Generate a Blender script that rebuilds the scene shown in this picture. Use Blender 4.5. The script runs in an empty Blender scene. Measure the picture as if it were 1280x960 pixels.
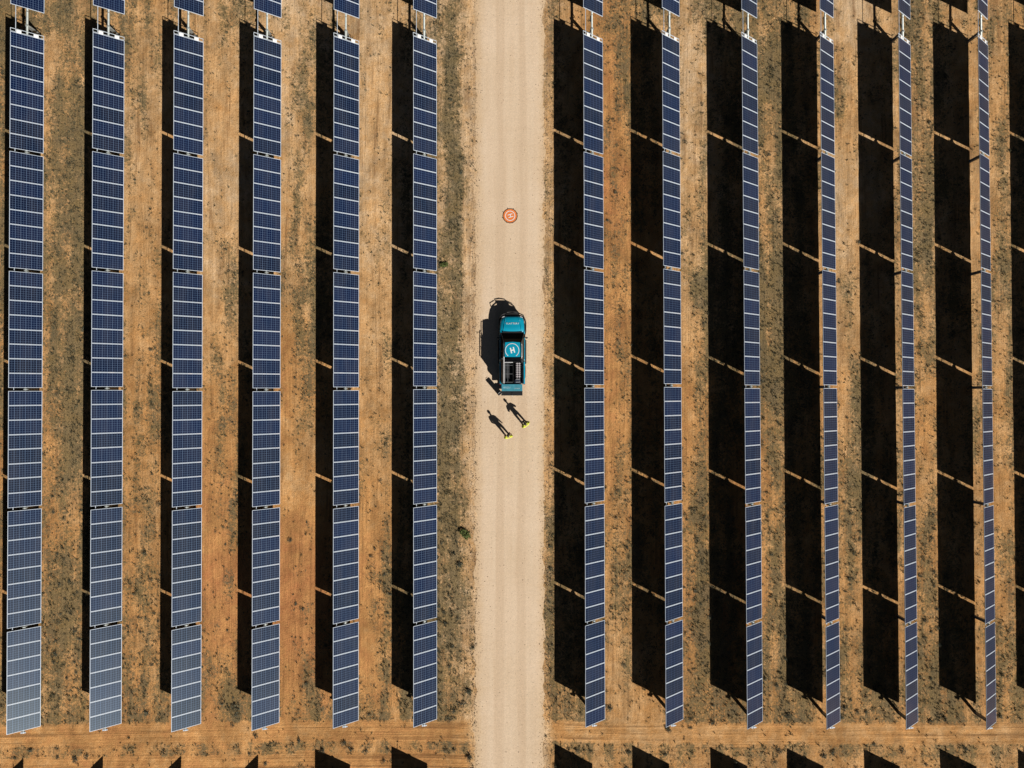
import bpy, bmesh, math, random
from mathutils import Vector, Matrix, noise
random.seed(7)
R = math.radians
scene = bpy.context.scene
col = scene.collection
PI = math.pi

# ------------------------------------------------------------------ survey
H_CAM, PITCH, ROLL, YAW = 52.556, -0.01089, 0.01968, -0.00047
TILT, HUB = 0.67229, 1.546
SUNV = Vector((0.849, -0.991, 1.0)).normalized()
# x at north end, y of north end, ground z north, ground z south, x at south end
ROWS = [[-33.527, 25.652, 0.08, -0.217, -33.603], [-27.885, 25.724, -0.089, -0.38, -27.949], [-22.202, 25.647, -0.072, -0.406, -22.266],
        [-16.621, 25.633, -0.195, -0.515, -16.676], [-10.981, 25.707, -0.285, -0.587, -10.963], [-5.317, 25.782, -0.283, -0.486, -5.246],
        [6.858, 25.882, 0.002, -0.022, 6.972], [12.505, 25.935, 0.022, 0.216, 12.62], [18.227, 25.842, 0.081, 0.424, 18.337],
        [23.841, 25.845, 0.203, 0.569, 23.917], [29.536, 25.798, 0.222, 0.62, 29.563], [35.256, 25.801, 0.322, 0.776, 35.188],
        [40.95, 25.80, 0.35, 0.80, 40.88]]
LEN = 49.66

def smooth(t):
    t = max(0.0, min(1.0, t)); return t * t * (3 - 2 * t)

KX = [-60, -33.5, -27.9, -22.2, -16.6, -11.0, -5.3, -1.9, 3.8, 6.9, 12.5, 18.2, 23.9, 29.5, 35.2, 60]
KT = [0.08, 0.08, -0.089, -0.072, -0.195, -0.285, -0.283, -0.14, -0.14, 0.002, 0.022, 0.081, 0.203, 0.222, 0.322, 0.35]
KB = [-0.217, -0.217, -0.38, -0.406, -0.515, -0.587, -0.486, -0.25, -0.25, -0.022, 0.216, 0.424, 0.569, 0.62, 0.776, 0.8]
def gz(x, y):
    x = max(-59.9, min(59.9, x))
    i = 0
    while KX[i + 1] < x: i += 1
    f = (x - KX[i]) / (KX[i + 1] - KX[i])
    a = KT[i] + (KT[i + 1] - KT[i]) * f
    b = KB[i] + (KB[i + 1] - KB[i]) * f
    t = max(-0.15, min(1.15, (25.8 - y) / LEN))
    return a + (b - a) * t

# ------------------------------------------------------------------ helpers
def link(o, parent=None):
    col.objects.link(o)
    if parent is not None: o.parent = parent
    return o

def mesh_obj(name, bm, mats, parent=None, smooth_faces=False):
    me = bpy.data.meshes.new(name)
    bm.normal_update(); bm.to_mesh(me); bm.free()
    for m in (mats if isinstance(mats, (list, tuple)) else [mats]): me.materials.append(m)
    if smooth_faces:
        for p in me.polygons: p.use_smooth = True
    return link(bpy.data.objects.new(name, me), parent)

def empty(name, loc=(0, 0, 0), rot=(0, 0, 0)):
    o = bpy.data.objects.new(name, None)
    o.location = loc; o.rotation_euler = rot; o.empty_display_size = 0.3
    return link(o)

def tag(o, label=None, cat=None, group=None, kind=None):
    if label: o['label'] = label
    if cat: o['category'] = cat
    if group: o['group'] = group
    if kind: o['kind'] = kind
    return o

def box(bm, c, s, rot=None, mi=0, bevel=0.0):
    r = bmesh.ops.create_cube(bm, size=1.0)
    vs = r['verts']
    M = Matrix.Translation(Vector(c)) @ (rot.to_4x4() if rot is not None else Matrix.Identity(4)) @ Matrix.Diagonal((s[0], s[1], s[2], 1))
    bmesh.ops.transform(bm, matrix=M, verts=vs)
    fs = set(f for v in vs for f in v.link_faces)
    for f in fs: f.material_index = mi
    if bevel > 0:
        es = list(set(e for v in vs for e in v.link_edges))
        bmesh.ops.bevel(bm, geom=es, offset=bevel, segments=2, affect='EDGES', profile=0.6)

def tube(bm, pts, r, n=8, mi=0, caps=True):
    pts = [Vector(p) for p in pts]
    rings = []
    for i, p in enumerate(pts):
        d = (pts[min(i + 1, len(pts) - 1)] - pts[max(i - 1, 0)]).normalized()
        up = Vector((0, 0, 1)) if abs(d.z) < 0.9 else Vector((1, 0, 0))
        a = d.cross(up).normalized(); b = d.cross(a).normalized()
        rr = r[i] if isinstance(r, (list, tuple)) else r
        rings.append([bm.verts.new(p + a * rr * math.cos(2 * PI * k / n) + b * rr * math.sin(2 * PI * k / n)) for k in range(n)])
    for i in range(len(rings) - 1):
        for k in range(n):
            f = bm.faces.new((rings[i][k], rings[i][(k + 1) % n], rings[i + 1][(k + 1) % n], rings[i + 1][k])); f.material_index = mi
    if caps:
        for rg in (rings[0], rings[-1]):
            f = bm.faces.new(rg); f.material_index = mi

def loft(bm, sections, close=True, mi=0):
    rings = [[bm.verts.new(p) for p in s] for s in sections]
    n = len(rings[0])
    for i in range(len(rings) - 1):
        for k in range(n):
            f = bm.faces.new((rings[i][k], rings[i][(k + 1) % n], rings[i + 1][(k + 1) % n], rings[i + 1][k])); f.material_index = mi
    if close:
        for rg in (rings[0], rings[-1]):
            f = bm.faces.new(rg); f.material_index = mi
    bmesh.ops.recalc_face_normals(bm, faces=bm.faces[:])

# ------------------------------------------------------------------ materials
def new_mat(name):
    m = bpy.data.materials.new(name); m.use_nodes = True
    nt = m.node_tree
    return m, nt, nt.nodes['Principled BSDF']

def mat(name, rgb, rough=0.6, metal=0.0, spec=0.5, var=0.12, scale=6.0, bump=0.0, coat=0.0):
    m, nt, b = new_mat(name)
    tc = nt.nodes.new('ShaderNodeTexCoord')
    nz = nt.nodes.new('ShaderNodeTexNoise'); nz.inputs['Scale'].default_value = scale; nz.inputs['Detail'].default_value = 5
    nt.links.new(tc.outputs['Object'], nz.inputs['Vector'])
    rp = nt.nodes.new('ShaderNodeMapRange'); rp.inputs['To Min'].default_value = 1 - var; rp.inputs['To Max'].default_value = 1 + var
    rp.inputs['From Min'].default_value = 0.3; rp.inputs['From Max'].default_value = 0.7
    nt.links.new(nz.outputs['Fac'], rp.inputs['Value'])
    mx = nt.nodes.new('ShaderNodeVectorMath'); mx.operation = 'SCALE'
    mx.inputs[0].default_value = rgb
    nt.links.new(rp.outputs['Result'], mx.inputs['Scale'])
    nt.links.new(mx.outputs['Vector'], b.inputs['Base Color'])
    b.inputs['Roughness'].default_value = rough; b.inputs['Metallic'].default_value = metal
    b.inputs['Specular IOR Level'].default_value = spec
    b.inputs['Coat Weight'].default_value = coat; b.inputs['Coat Roughness'].default_value = 0.08
    if bump:
        bp = nt.nodes.new('ShaderNodeBump'); bp.inputs['Distance'].default_value = bump
        nt.links.new(nz.outputs['Fac'], bp.inputs['Height']); nt.links.new(bp.outputs['Normal'], b.inputs['Normal'])
    return m

M_GALV = mat('galvanised steel', (0.42, 0.46, 0.45), 0.45, 0.35)
M_POST = mat('weathered steel', (0.26, 0.27, 0.26), 0.6, 0.2)
M_FRAME = mat('anodised aluminium', (0.62, 0.69, 0.78), 0.4, 0.0)
M_WHITE = mat('white plate', (0.9, 0.9, 0.9), 0.5, var=0.03)
M_BACK = mat('panel back', (0.02, 0.02, 0.02), 0.8)
M_BLACKPL = mat('black plastic', (0.012, 0.012, 0.014), 0.5)
M_TEAL = mat('teal paint', (0.004, 0.33, 0.50), 0.3, var=0.07, scale=2.0, coat=0.5)
M_TEALD = mat('teal tailgate', (0.05, 0.27, 0.36), 0.5, var=0.15, scale=5)
M_GLASS = mat('dark glass', (0.003, 0.004, 0.006), 0.10, spec=0.12, var=0.1)
M_TYRE = mat('rubber', (0.02, 0.02, 0.02), 0.85)
M_RIM = mat('alloy', (0.35, 0.35, 0.36), 0.3, 0.8)
M_LETTER = mat('white lettering', (0.85, 0.87, 0.88), 0.5, var=0.03)
M_PALELET = mat('pale lettering', (0.4, 0.55, 0.62), 0.5, var=0.05)
M_ALU = mat('bare aluminium', (0.75, 0.76, 0.78), 0.35, 0.3)
M_DARKLINER = mat('bed liner', (0.02, 0.022, 0.025), 0.7)
M_RED = mat('red lens', (0.4, 0.02, 0.015), 0.3)
M_LENS = mat('clear lens', (0.6, 0.62, 0.65), 0.15)
M_YELLOW = mat('hi-vis yellow', (0.72, 0.78, 0.07), 0.8, var=0.08, scale=20)
M_TROUS = mat('navy work trousers', (0.015, 0.018, 0.03), 0.9)
M_SKIN = mat('skin', (0.42, 0.24, 0.16), 0.6, var=0.05)
M_HAIR = mat('dark hair', (0.02, 0.014, 0.01), 0.7)
M_CAP = mat('dark olive cap', (0.03, 0.032, 0.02), 0.9)
M_BOOT = mat('tan boot', (0.15, 0.08, 0.035), 0.8)
M_ORANGE = mat('orange nylon', (0.85, 0.235, 0.055), 0.75, var=0.1, scale=6, bump=0.01)
M_PADRIM = mat('dark rim', (0.10, 0.05, 0.03), 0.8)

# checker plate
def checker_mat():
    m, nt, b = new_mat('checker plate')
    tc = nt.nodes.new('ShaderNodeTexCoord')
    mp = nt.nodes.new('ShaderNodeMapping'); mp.inputs['Rotation'].default_value = (0, 0, R(45)); mp.inputs['Scale'].default_value = (9, 9, 9)
    ck = nt.nodes.new('ShaderNodeTexChecker'); ck.inputs['Scale'].default_value = 1.0
    ck.inputs['Color1'].default_value = (0.55, 0.52, 0.54, 1); ck.inputs['Color2'].default_value = (0.05, 0.045, 0.05, 1)
    nt.links.new(tc.outputs['Object'], mp.inputs['Vector']); nt.links.new(mp.outputs['Vector'], ck.inputs['Vector'])
    nt.links.new(ck.outputs['Color'], b.inputs['Base Color']); b.inputs['Metallic'].default_value = 0.2; b.inputs['Roughness'].default_value = 0.4
    return m
M_CHECK = checker_mat()

def N(nt, t, **kw):
    n = nt.nodes.new(t)
    for k, v in kw.items(): setattr(n, k, v)
    return n

def math_node(nt, op, a, b=None, c=None, clamp=False):
    n = nt.nodes.new('ShaderNodeMath'); n.operation = op; n.use_clamp = clamp
    for i, v in enumerate((a, b, c)):
        if v is None: continue
        if isinstance(v, (int, float)): n.inputs[i].default_value = v
        else: nt.links.new(v, n.inputs[i])
    return n.outputs[0]

def maprange(nt, v, a, b, c, d, sm=False):
    n = nt.nodes.new('ShaderNodeMapRange')
    if sm: n.interpolation_type = 'SMOOTHSTEP'
    nt.links.new(v, n.inputs['Value'])
    for k, x in zip(('From Min', 'From Max', 'To Min', 'To Max'), (a, b, c, d)):
        if isinstance(x, (int, float)): n.inputs[k].default_value = x
        else: nt.links.new(x, n.inputs[k])
    return n.outputs['Result']

def mixc(nt, fac, a, b):
    n = nt.nodes.new('ShaderNodeMix'); n.data_type = 'RGBA'
    if isinstance(fac, (int, float)): n.inputs[0].default_value = fac
    else: nt.links.new(fac, n.inputs[0])
    for i, v in ((6, a), (7, b)):
        if isinstance(v, tuple): n.inputs[i].default_value = v + (1,) if len(v) == 3 else v
        else: nt.links.new(v, n.inputs[i])
    return n.outputs[2]

# photovoltaic cells: module local x -1..1 (12 cells), y -0.5..0.5 (6 cells)
def cell_mat():
    m, nt, b = new_mat('photovoltaic glass')
    tc = N(nt, 'ShaderNodeTexCoord'); sp = N(nt, 'ShaderNodeSeparateXYZ')
    nt.links.new(tc.outputs['Object'], sp.inputs[0])
    def lines(src, pitch, width, off=0.0):
        u = math_node(nt, 'DIVIDE', math_node(nt, 'ADD', src, 10 * pitch + off), pitch)
        f = math_node(nt, 'ABSOLUTE', math_node(nt, 'SUBTRACT', math_node(nt, 'FRACT', u), 0.5))
        return math_node(nt, 'GREATER_THAN', f, 0.5 - width / pitch / 2)
    gx = lines(sp.outputs['X'], 0.161, 0.010)
    gx2 = lines(sp.outputs['X'], 0.322, 0.022)
    gy = lines(sp.outputs['Y'], 0.158, 0.012)
    bb = lines(sp.outputs['X'], 0.161 / 3, 0.0035)
    g = math_node(nt, 'MAXIMUM', math_node(nt, 'MAXIMUM', gx, gy), gx2)
    oi = N(nt, 'ShaderNodeObjectInfo')
    vx = maprange(nt, oi.outputs['Random'], 0, 1, 0.65, 1.4)
    base = mixc(nt, math_node(nt, 'MULTIPLY', bb, 0.18), (0.0008, 0.0050, 0.030), (0.035, 0.07, 0.13))
    cs = N(nt, 'ShaderNodeVectorMath', operation='SCALE')
    nt.links.new(base, cs.inputs[0]); nt.links.new(vx, cs.inputs['Scale'])
    c = mixc(nt, math_node(nt, 'MULTIPLY', g, 0.7), cs.outputs[0], (0.15, 0.23, 0.38))
    nz = N(nt, 'ShaderNodeTexNoise'); nz.inputs['Scale'].default_value = 0.35; nz.inputs['Detail'].default_value = 4
    geo = N(nt, 'ShaderNodeNewGeometry'); mpd = N(nt, 'ShaderNodeMapping'); mpd.inputs['Scale'].default_value = (6, 1.2, 3); nt.links.new(geo.outputs['Position'], mpd.inputs['Vector']); nt.links.new(mpd.outputs['Vector'], nz.inputs['Vector'])
    dust = maprange(nt, nz.outputs['Fac'], 0.38, 0.72, 0.0, 0.05)
    c = mixc(nt, dust, c, (0.30, 0.26, 0.22))
    nt.links.new(c, b.inputs['Base Color'])
    b.inputs['Roughness'].default_value = 0.31
    b.inputs['Specular IOR Level'].default_value = 0.52
    b.inputs['Specular Tint'].default_value = (0.74, 0.90, 1.0, 1)
    return m
M_CELL = cell_mat()

# ------------------------------------------------------------------ ground cover survey (cover 0..9, tone 0 pale .. 9 rust) by strip
GY = [26 + 2.9, 21.9, 14.8, 7.7, 0.57, -6.5, -13.6, -20.8, -24.3]
def gx_(px): return (px - 622.5) / 16.88
STR = [
 (-60, '877774566', '555556655'), (5, '877774566', '555556655'), (65, '545556667', '444456655'), (95, '787886877', '444444555'),
 (165, '543344456', '433455566'), (195, '542354546', '434455556'), (262, '321132135', '332356866'), (292, '531455278', '332356866'),
 (360, '133320015', '123464876'), (388, '465761366', '234464876'), (455, '212322114', '222345665'), (484, '314333657', '222345665'),
 (552, '666678887', '222223334'), (572, '888878765', '222223334'), (583, '223344643', '111112222'), (590, '111111342', '111111222'),
 (600, '000000000', '000000000'), (676, '000000000', '000000000'), (681, '334222444', '222223333'), (691, '445334666', '333334455'), (730, '334334555', '444444444'),
 (758, '434333433', '778676544'), (782, '665445642', '667666544'), (855, '312323345', '213356666'), (878, '534657877', '323356666'),
 (950, '775673456', '444466666'), (972, '887787787', '444455555'), (1024, '444445555', '444455555'), (1047, '241226466', '141344555'), (1068, '232457576', '142344555'),
 (1120, '333344455', '233444555'), (1143, '765643466', '444455555'), (1162, '677646677', '444455555'), (1212, '324434455', '333444555'),
 (1242, '343452454', '444445555'), (1258, '455653565', '444445555'), (1300, '555555555', '444445555'), (1600, '555555555', '444445555')]
SX = [gx_(s[0]) if s[0] > -50 else -60.0 for s in STR]
def field(x, y):
    """cover 0..1, tone 0..1 of the natural ground at x, y"""
    n1 = noise.noise(Vector((x * 0.5, y * 0.22, 3.1)))
    n2 = noise.noise(Vector((x * 0.6, y * 0.3, 9.7)))
    inroad = -1.9 < x < 3.9
    xx = x + (0 if inroad else n1 * 0.35); yy = y + n2 * 2.2
    xx = max(SX[0] + 0.01, min(SX[-1] - 0.01, xx))
    i = 0
    while SX[i + 1] < xx: i += 1
    f = (xx - SX[i]) / (SX[i + 1] - SX[i])
    if yy >= GY[0]: j, g = 0, 0.0
    elif yy <= GY[-1]: j, g = 7, 1.0
    else:
        j = 0
        while GY[j + 1] > yy: j += 1
        g = (GY[j] - yy) / (GY[j] - GY[j + 1])
    def L(k):
        a = int(STR[i][k][j]) * (1 - g) + int(STR[i][k][j + 1]) * g
        b = int(STR[i + 1][k][j]) * (1 - g) + int(STR[i + 1][k][j + 1]) * g
        return (a * (1 - f) + b * f) / 9.0
    c, t = L(1), L(2)
    if c > 0.02: c = c * 0.92 + 0.06 * min(1, c * 5)
    track = 0.0
    rd = smooth((abs(x - 0.95) - 2.3) / 1.2)
    if y < -24.2:          # cleared cross track south of the rows
        yb = y + 0.25 * noise.noise(Vector((x * 0.25, 0, 5)))
        if yb > -25.9: c2, track = 0.06, 1.0
        elif yb > -26.8: c2, track = 0.55, 0.5
        elif yb > -28.0: c2, track = (0.12 if x < 0 else 0.42), (1.0 if x < 0 else 0.4)
        else: c2, track = 0.5, 0.2
        k = smooth((-24.2 - y) / 0.5)
        c = (c * (1 - k) + c2 * k) * rd
        t = t * (1 - k) + k * (0.62 if x < 5 else 0.5) * rd
        track *= k * rd
    if c > 0.03: c += 0.2 * noise.noise(Vector((x * 1.1, y * 0.7, 1.7))) + 0.38 * noise.noise(Vector((x * 1.5, y * 0.22, 6.3)))
    return max(0, min(1, c)), max(0, min(1, t + 0.12 * n1)), track

# ------------------------------------------------------------------ ground sheet
def ground_mat(road=False):
    m, nt, b = new_mat('dirt road surface' if road else 'arid soil')
    geo = N(nt, 'ShaderNodeNewGeometry')
    P = geo.outputs['Position']
    def nzs(scale, detail=6, rough=0.6, sc=(1, 1, 1), dist=0.0):
        mp = N(nt, 'ShaderNodeMapping'); mp.inputs['Scale'].default_value = sc
        nt.links.new(P, mp.inputs['Vector'])
        n = N(nt, 'ShaderNodeTexNoise'); n.inputs['Scale'].default_value = scale; n.inputs['Detail'].default_value = detail
        n.inputs['Roughness'].default_value = rough; n.inputs['Distortion'].default_value = dist
        nt.links.new(mp.outputs['Vector'], n.inputs['Vector'])
        return n.outputs['Fac']
    fine = nzs(6.5, 6, 0.8)
    grain = nzs(15.0, 3, 0.75)
    mid = nzs(1.3, 6, 0.65)
    big = nzs(0.16, 4, 0.5)
    if road:
        strk = nzs(1.0, 5, 0.65, (2.2, 0.10, 1))
        crs = nzs(1.0, 5, 0.7, (0.25, 4.5, 1))
        c = mixc(nt, maprange(nt, big, 0.35, 0.65, 0, 1, True), (0.77, 0.59, 0.425), (0.70, 0.525, 0.36))
        c = mixc(nt, maprange(nt, strk, 0.3, 0.7, 0, 0.55), c, (0.81, 0.65, 0.485))
        c = mixc(nt, maprange(nt, crs, 0.5, 0.75, 0, 0.18), c, (0.60, 0.41, 0.23))
        # browner towards the edges, two faint wheel ruts
        sx = N(nt, 'ShaderNodeSeparateXYZ'); nt.links.new(P, sx.inputs[0])
        e = math_node(nt, 'ABSOLUTE', math_node(nt, 'SUBTRACT', sx.outputs['X'], 0.95))
        e = math_node(nt, 'ADD', e, math_node(nt, 'MULTIPLY', math_node(nt, 'SUBTRACT', mid, 0.5), 0.8))
        for rx in (0.15, 1.75):
            d_ = math_node(nt, 'ABSOLUTE', math_node(nt, 'SUBTRACT', sx.outputs['X'], rx))
            d_ = math_node(nt, 'ADD', d_, math_node(nt, 'MULTIPLY', math_node(nt, 'SUBTRACT', strk, 0.5), 0.9))
            c = mixc(nt, maprange(nt, d_, 0.1, 0.45, 0.5, 0.0, True), c, (0.64, 0.47, 0.32))
        c = mixc(nt, maprange(nt, e, 1.8, 2.7, 0, 1.0, True), c, (0.70, 0.50, 0.31))
        sc = N(nt, 'ShaderNodeVectorMath', operation='SCALE'); nt.links.new(c, sc.inputs[0])
        nt.links.new(maprange(nt, fine, 0.3, 0.7, 0.92, 1.08), sc.inputs['Scale'])
        sc2 = N(nt, 'ShaderNodeVectorMath', operation='SCALE'); nt.links.new(sc.outputs[0], sc2.inputs[0])
        nt.links.new(maprange(nt, grain, 0.35, 0.68, 0.86, 1.1), sc2.inputs['Scale'])
        nt.links.new(sc2.outputs[0], b.inputs['Base Color'])
        h = math_node(nt, 'ADD', fine, math_node(nt, 'MULTIPLY', grain, 0.4)); dist = 0.015
    else:
        at = N(nt, 'ShaderNodeAttribute'); at.attribute_name = 'survey'
        sp = N(nt, 'ShaderNodeSeparateColor'); nt.links.new(at.outputs['Color'], sp.inputs[0])
        cov, tone, trk = sp.outputs[0], sp.outputs[1], sp.outputs[2]
        t2 = math_node(nt, 'ADD', tone, math_node(nt, 'MULTIPLY', math_node(nt, 'SUBTRACT', mid, 0.5), 0.9))
        t2 = math_node(nt, 'ADD', t2, math_node(nt, 'MULTIPLY', math_node(nt, 'SUBTRACT', fine, 0.5), 0.5))
        cr = N(nt, 'ShaderNodeValToRGB'); nt.links.new(t2, cr.inputs[0])
        el = cr.color_ramp.elements
        el[0].position = 0.0; el[0].color = (0.70, 0.50, 0.31, 1)
        el[1].position = 1.0; el[1].color = (0.47, 0.20, 0.08, 1)
        for p_, c_ in ((0.3, (0.63, 0.385, 0.185, 1)), (0.6, (0.57, 0.295, 0.11, 1))):
            q = el.new(p_); q.color = c_
        sv = N(nt, 'ShaderNodeVectorMath', operation='SCALE'); nt.links.new(cr.outputs['Color'], sv.inputs[0])
        patch = nzs(0.8, 6, 0.65, (0.9, 0.42, 1), 0.6)
        nt.links.new(maprange(nt, patch, 0.34, 0.66, 0.72, 1.30), sv.inputs['Scale'])
        soil = sv.outputs[0]
        # machine tracks: stretched streaks along the rows, across at the cleared track
        sy = nzs(1.0, 5, 0.62, (2.8, 0.13, 1), 0.5); sxr = nzs(1.0, 4, 0.6, (0.07, 4.0, 1))
        stv = N(nt, 'ShaderNodeMix'); stv.data_type = 'FLOAT'
        nt.links.new(trk, stv.inputs[0]); nt.links.new(sy, stv.inputs[2]); nt.links.new(sxr, stv.inputs[3])
        streak = stv.outputs[0]
        soil = mixc(nt, math_node(nt, 'MULTIPLY', maprange(nt, streak, 0.53, 0.64, 0, 0.62), maprange(nt, math_node(nt, 'ADD', nzs(0.55, 3, 0.5), math_node(nt, 'MULTIPLY', trk, 0.12)), 0.42, 0.60, 0.05, 1.0, True)), soil, (0.25, 0.125, 0.052))
        # low dry growth: grey olive mottling
        clump = nzs(4.6, 7, 0.82, (1, 0.8, 1), 0.2)
        th = math_node(nt, 'SUBTRACT', 0.64, math_node(nt, 'MULTIPLY', cov, 0.24))
        cl = math_node(nt, 'ADD', math_node(nt, 'MULTIPLY', clump, 0.42), math_node(nt, 'ADD', math_node(nt, 'MULTIPLY', fine, 0.42), math_node(nt, 'MULTIPLY', mid, 0.16)))
        g = N(nt, 'ShaderNodeMapRange'); g.interpolation_type = 'SMOOTHSTEP'
        nt.links.new(cl, g.inputs['Value']); nt.links.new(math_node(nt, 'SUBTRACT', th, 0.035), g.inputs['From Min']); nt.links.new(math_node(nt, 'ADD', th, 0.045), g.inputs['From Max'])
        g.inputs['To Min'].default_value = 0; g.inputs['To Max'].default_value = 0.82
        grass = mixc(nt, maprange(nt, nzs(0.9, 4), 0.35, 0.65, 0, 1), (0.20, 0.158, 0.075), (0.15, 0.135, 0.082))
        c = mixc(nt, g.outputs['Result'], soil, grass)
        shade_speck = nzs(11.0, 3, 0.55, (1, 1, 1), 0.2)
        sth = math_node(nt, 'SUBTRACT', 0.685, math_node(nt, 'MULTIPLY', cov, 0.13))
        sk = N(nt, 'ShaderNodeMapRange'); nt.links.new(shade_speck, sk.inputs['Value']); nt.links.new(sth, sk.inputs['From Min']); nt.links.new(math_node(nt, 'ADD', sth, 0.04), sk.inputs['From Max'])
        sk.inputs['To Min'].default_value = 0; sk.inputs['To Max'].default_value = 0.8
        c = mixc(nt, sk.outputs['Result'], c, (0.07, 0.052, 0.032))  # dark brown dots: small shadows painted into the ground colour
        sc2 = N(nt, 'ShaderNodeVectorMath', operation='SCALE'); nt.links.new(c, sc2.inputs[0])
        nt.links.new(maprange(nt, grain, 0.3, 0.7, 0.70, 1.22), sc2.inputs['Scale'])
        nt.links.new(sc2.outputs[0], b.inputs['Base Color'])
        h = math_node(nt, 'ADD', math_node(nt, 'MULTIPLY', fine, 1.4), math_node(nt, 'ADD', math_node(nt, 'MULTIPLY', grain, 0.35), math_node(nt, 'MULTIPLY', streak, 3.0)))
        h = math_node(nt, 'ADD', h, math_node(nt, 'MULTIPLY', clump, 1.6)); dist = 0.045
    bp = N(nt, 'ShaderNodeBump'); bp.inputs['Distance'].default_value = dist; bp.inputs['Strength'].default_value = 0.8
    nt.links.new(h, bp.inputs['Height']); nt.links.new(bp.outputs['Normal'], b.inputs['Normal'])
    b.inputs['Roughness'].default_value = 1.0; b.inputs['Specular IOR Level'].default_value = 0.05
    return m

def build_ground():
    xs = [-600, -300, -150, -90, -60, -50] + [-45 + 0.25 * i for i in range(361)] + [50, 60, 90, 150, 300, 600]
    ys = [-600, -300, -150, -90, -60, -45, -38] + [-33 + 0.25 * i for i in range(265)] + [38, 45, 60, 90, 150, 300, 600]
    nx, ny = len(xs), len(ys)
    vs = []; ca = []
    for y in ys:
        for x in xs:
            c, t, k = field(max(-50, min(50, x)), max(-34, min(34, y)))
            vs.append((x, y, gz(x, y) + 0.02 * noise.noise(Vector((x * 0.8, y * 0.8, 0)))))
            ca += [c, t, k, 1.0]
    fs = [(j * nx + i, j * nx + i + 1, (j + 1) * nx + i + 1, (j + 1) * nx + i) for j in range(ny - 1) for i in range(nx - 1)]
    me = bpy.data.meshes.new('ground'); me.from_pydata(vs, [], fs)
    a = me.attributes.new('survey', 'FLOAT_COLOR', 'POINT'); a.data.foreach_set('color', ca)
    me.materials.append(ground_mat())
    for p in me.polygons: p.use_smooth = True
    tag(link(bpy.data.objects.new('ground', me)), kind='structure')
    # road sheet with worn, wandering edges
    vs = []; fs = []; n = 9
    yy = [-600, -200, -80, -45] + [-36 + 0.2 * i for i in range(361)] + [45, 80, 200, 600]
    for j, y in enumerate(yy):
        l = gx_(594) + 0.28 * noise.noise(Vector((0, y * 0.7, 2))) + 0.18 * noise.noise(Vector((0, y * 3.1, 4)))
        r = gx_(680) + 0.26 * noise.noise(Vector((5, y * 0.7, 2))) + 0.18 * noise.noise(Vector((5, y * 3.1, 4)))
        for i in range(n):
            x = l + (r - l) * i / (n - 1)
            vs.append((x, y, gz(x, y) + 0.028 + (0 if 0 < i < n - 1 else -0.018)))
    for j in range(len(yy) - 1):
        for i in range(n - 1): fs.append((j * n + i, j * n + i + 1, (j + 1) * n + i + 1, (j + 1) * n + i))
    me = bpy.data.meshes.new('road'); me.from_pydata(vs, [], fs); me.materials.append(ground_mat(True))
    tag(link(bpy.data.objects.new('dirt_road', me)), kind='structure')
ROADZ = lambda x, y: gz(x, y) + 0.028
build_ground()

# ------------------------------------------------------------------ solar tracker tables
MOD, GAP, RAIL = 1.027, 0.22, 0.29
def layout(counts, RAIL=RAIL):
    """y offsets (from the north end, going south) of modules and of section gaps"""
    y = -RAIL; ms = []; gaps = []
    for k, n in enumerate(counts):
        for i in range(n): ms.append(y - MOD * (i + 0.5))
        y -= n * MOD
        if k < len(counts) - 1: gaps.append(y - GAP / 2); y -= GAP
    return ms, gaps, y

def module_meshes():
    bm = bmesh.new()     # glass laminate slab
    box(bm, (0, 0, 0.012), (1.954, 0.964, 0.006), mi=0)
    for f in bm.faces:
        if f.normal.z < -0.5: f.material_index = 1
    g = bpy.data.meshes.new('solar_panel'); bm.to_mesh(g); bm.free(); g.materials.append(M_CELL); g.materials.append(M_BACK)
    bm = bmesh.new()
    w = 0.025
    for s in (-1, 1):
        box(bm, (s * (1 - w / 2), 0, 0), (w, 1.012, 0.04))
        box(bm, (0, s * (0.506 - w / 2), 0.0), (2 - 2 * w, w, 0.04))
    f = bpy.data.meshes.new('frame'); bm.to_mesh(f); bm.free(); f.materials.append(M_FRAME)
    return g, f
G_ME, F_ME = module_meshes()

def part_mesh(name, fn, mats, smooth_faces=False):
    bm = bmesh.new(); fn(bm); bm.normal_update()
    me = bpy.data.meshes.new(name); bm.to_mesh(me); bm.free()
    for m in mats: me.materials.append(m)
    return me

def post_fn(bm):     # H-section pile with bearing head, local origin at ground
    box(bm, (0, 0, HUB / 2 - 0.3), (0.012, 0.17, HUB + 0.35 - 0.1))
    for s in (-1, 1): box(bm, (0, s * 0.09, HUB / 2 - 0.3), (0.15, 0.012, HUB + 0.35 - 0.1))
POST_ME = part_mesh('post', post_fn, [M_POST])
def bearing_fn(bm):
    tube(bm, [(0, -0.045, HUB), (0, 0.045, HUB)], 0.125, 14)
    box(bm, (0, 0, HUB - 0.14), (0.26, 0.06, 0.10), bevel=0.008)
BEAR_ME = part_mesh('bearing', bearing_fn, [M_GALV])
def end_rail_fn(bm):
    box(bm, (0, RAIL - 0.03, -0.03), (2.0, 0.022, 0.05))
    box(bm, (0, 0.05, -0.035), (2.0, 0.02, 0.05))
    for s in (-1, 1): box(bm, (s * 0.985, RAIL / 2 + 0.01, -0.03), (0.03, RAIL - 0.1, 0.04))
RAIL_ME = part_mesh('end_rail', end_rail_fn, [M_FRAME])
def plate_fn(bm):
    box(bm, (0, 0, 0), (0.30, 0.24, 0.012), bevel=0.003)
PLATE_ME = part_mesh('white_plate', plate_fn, [M_WHITE])
def purlin_fn(bm):   # pair of rails under a module across the tube
    box(bm, (0, 0, -0.045), (1.5, 0.045, 0.045))
PURLIN_ME = part_mesh('purlin', purlin_fn, [M_GALV])
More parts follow.
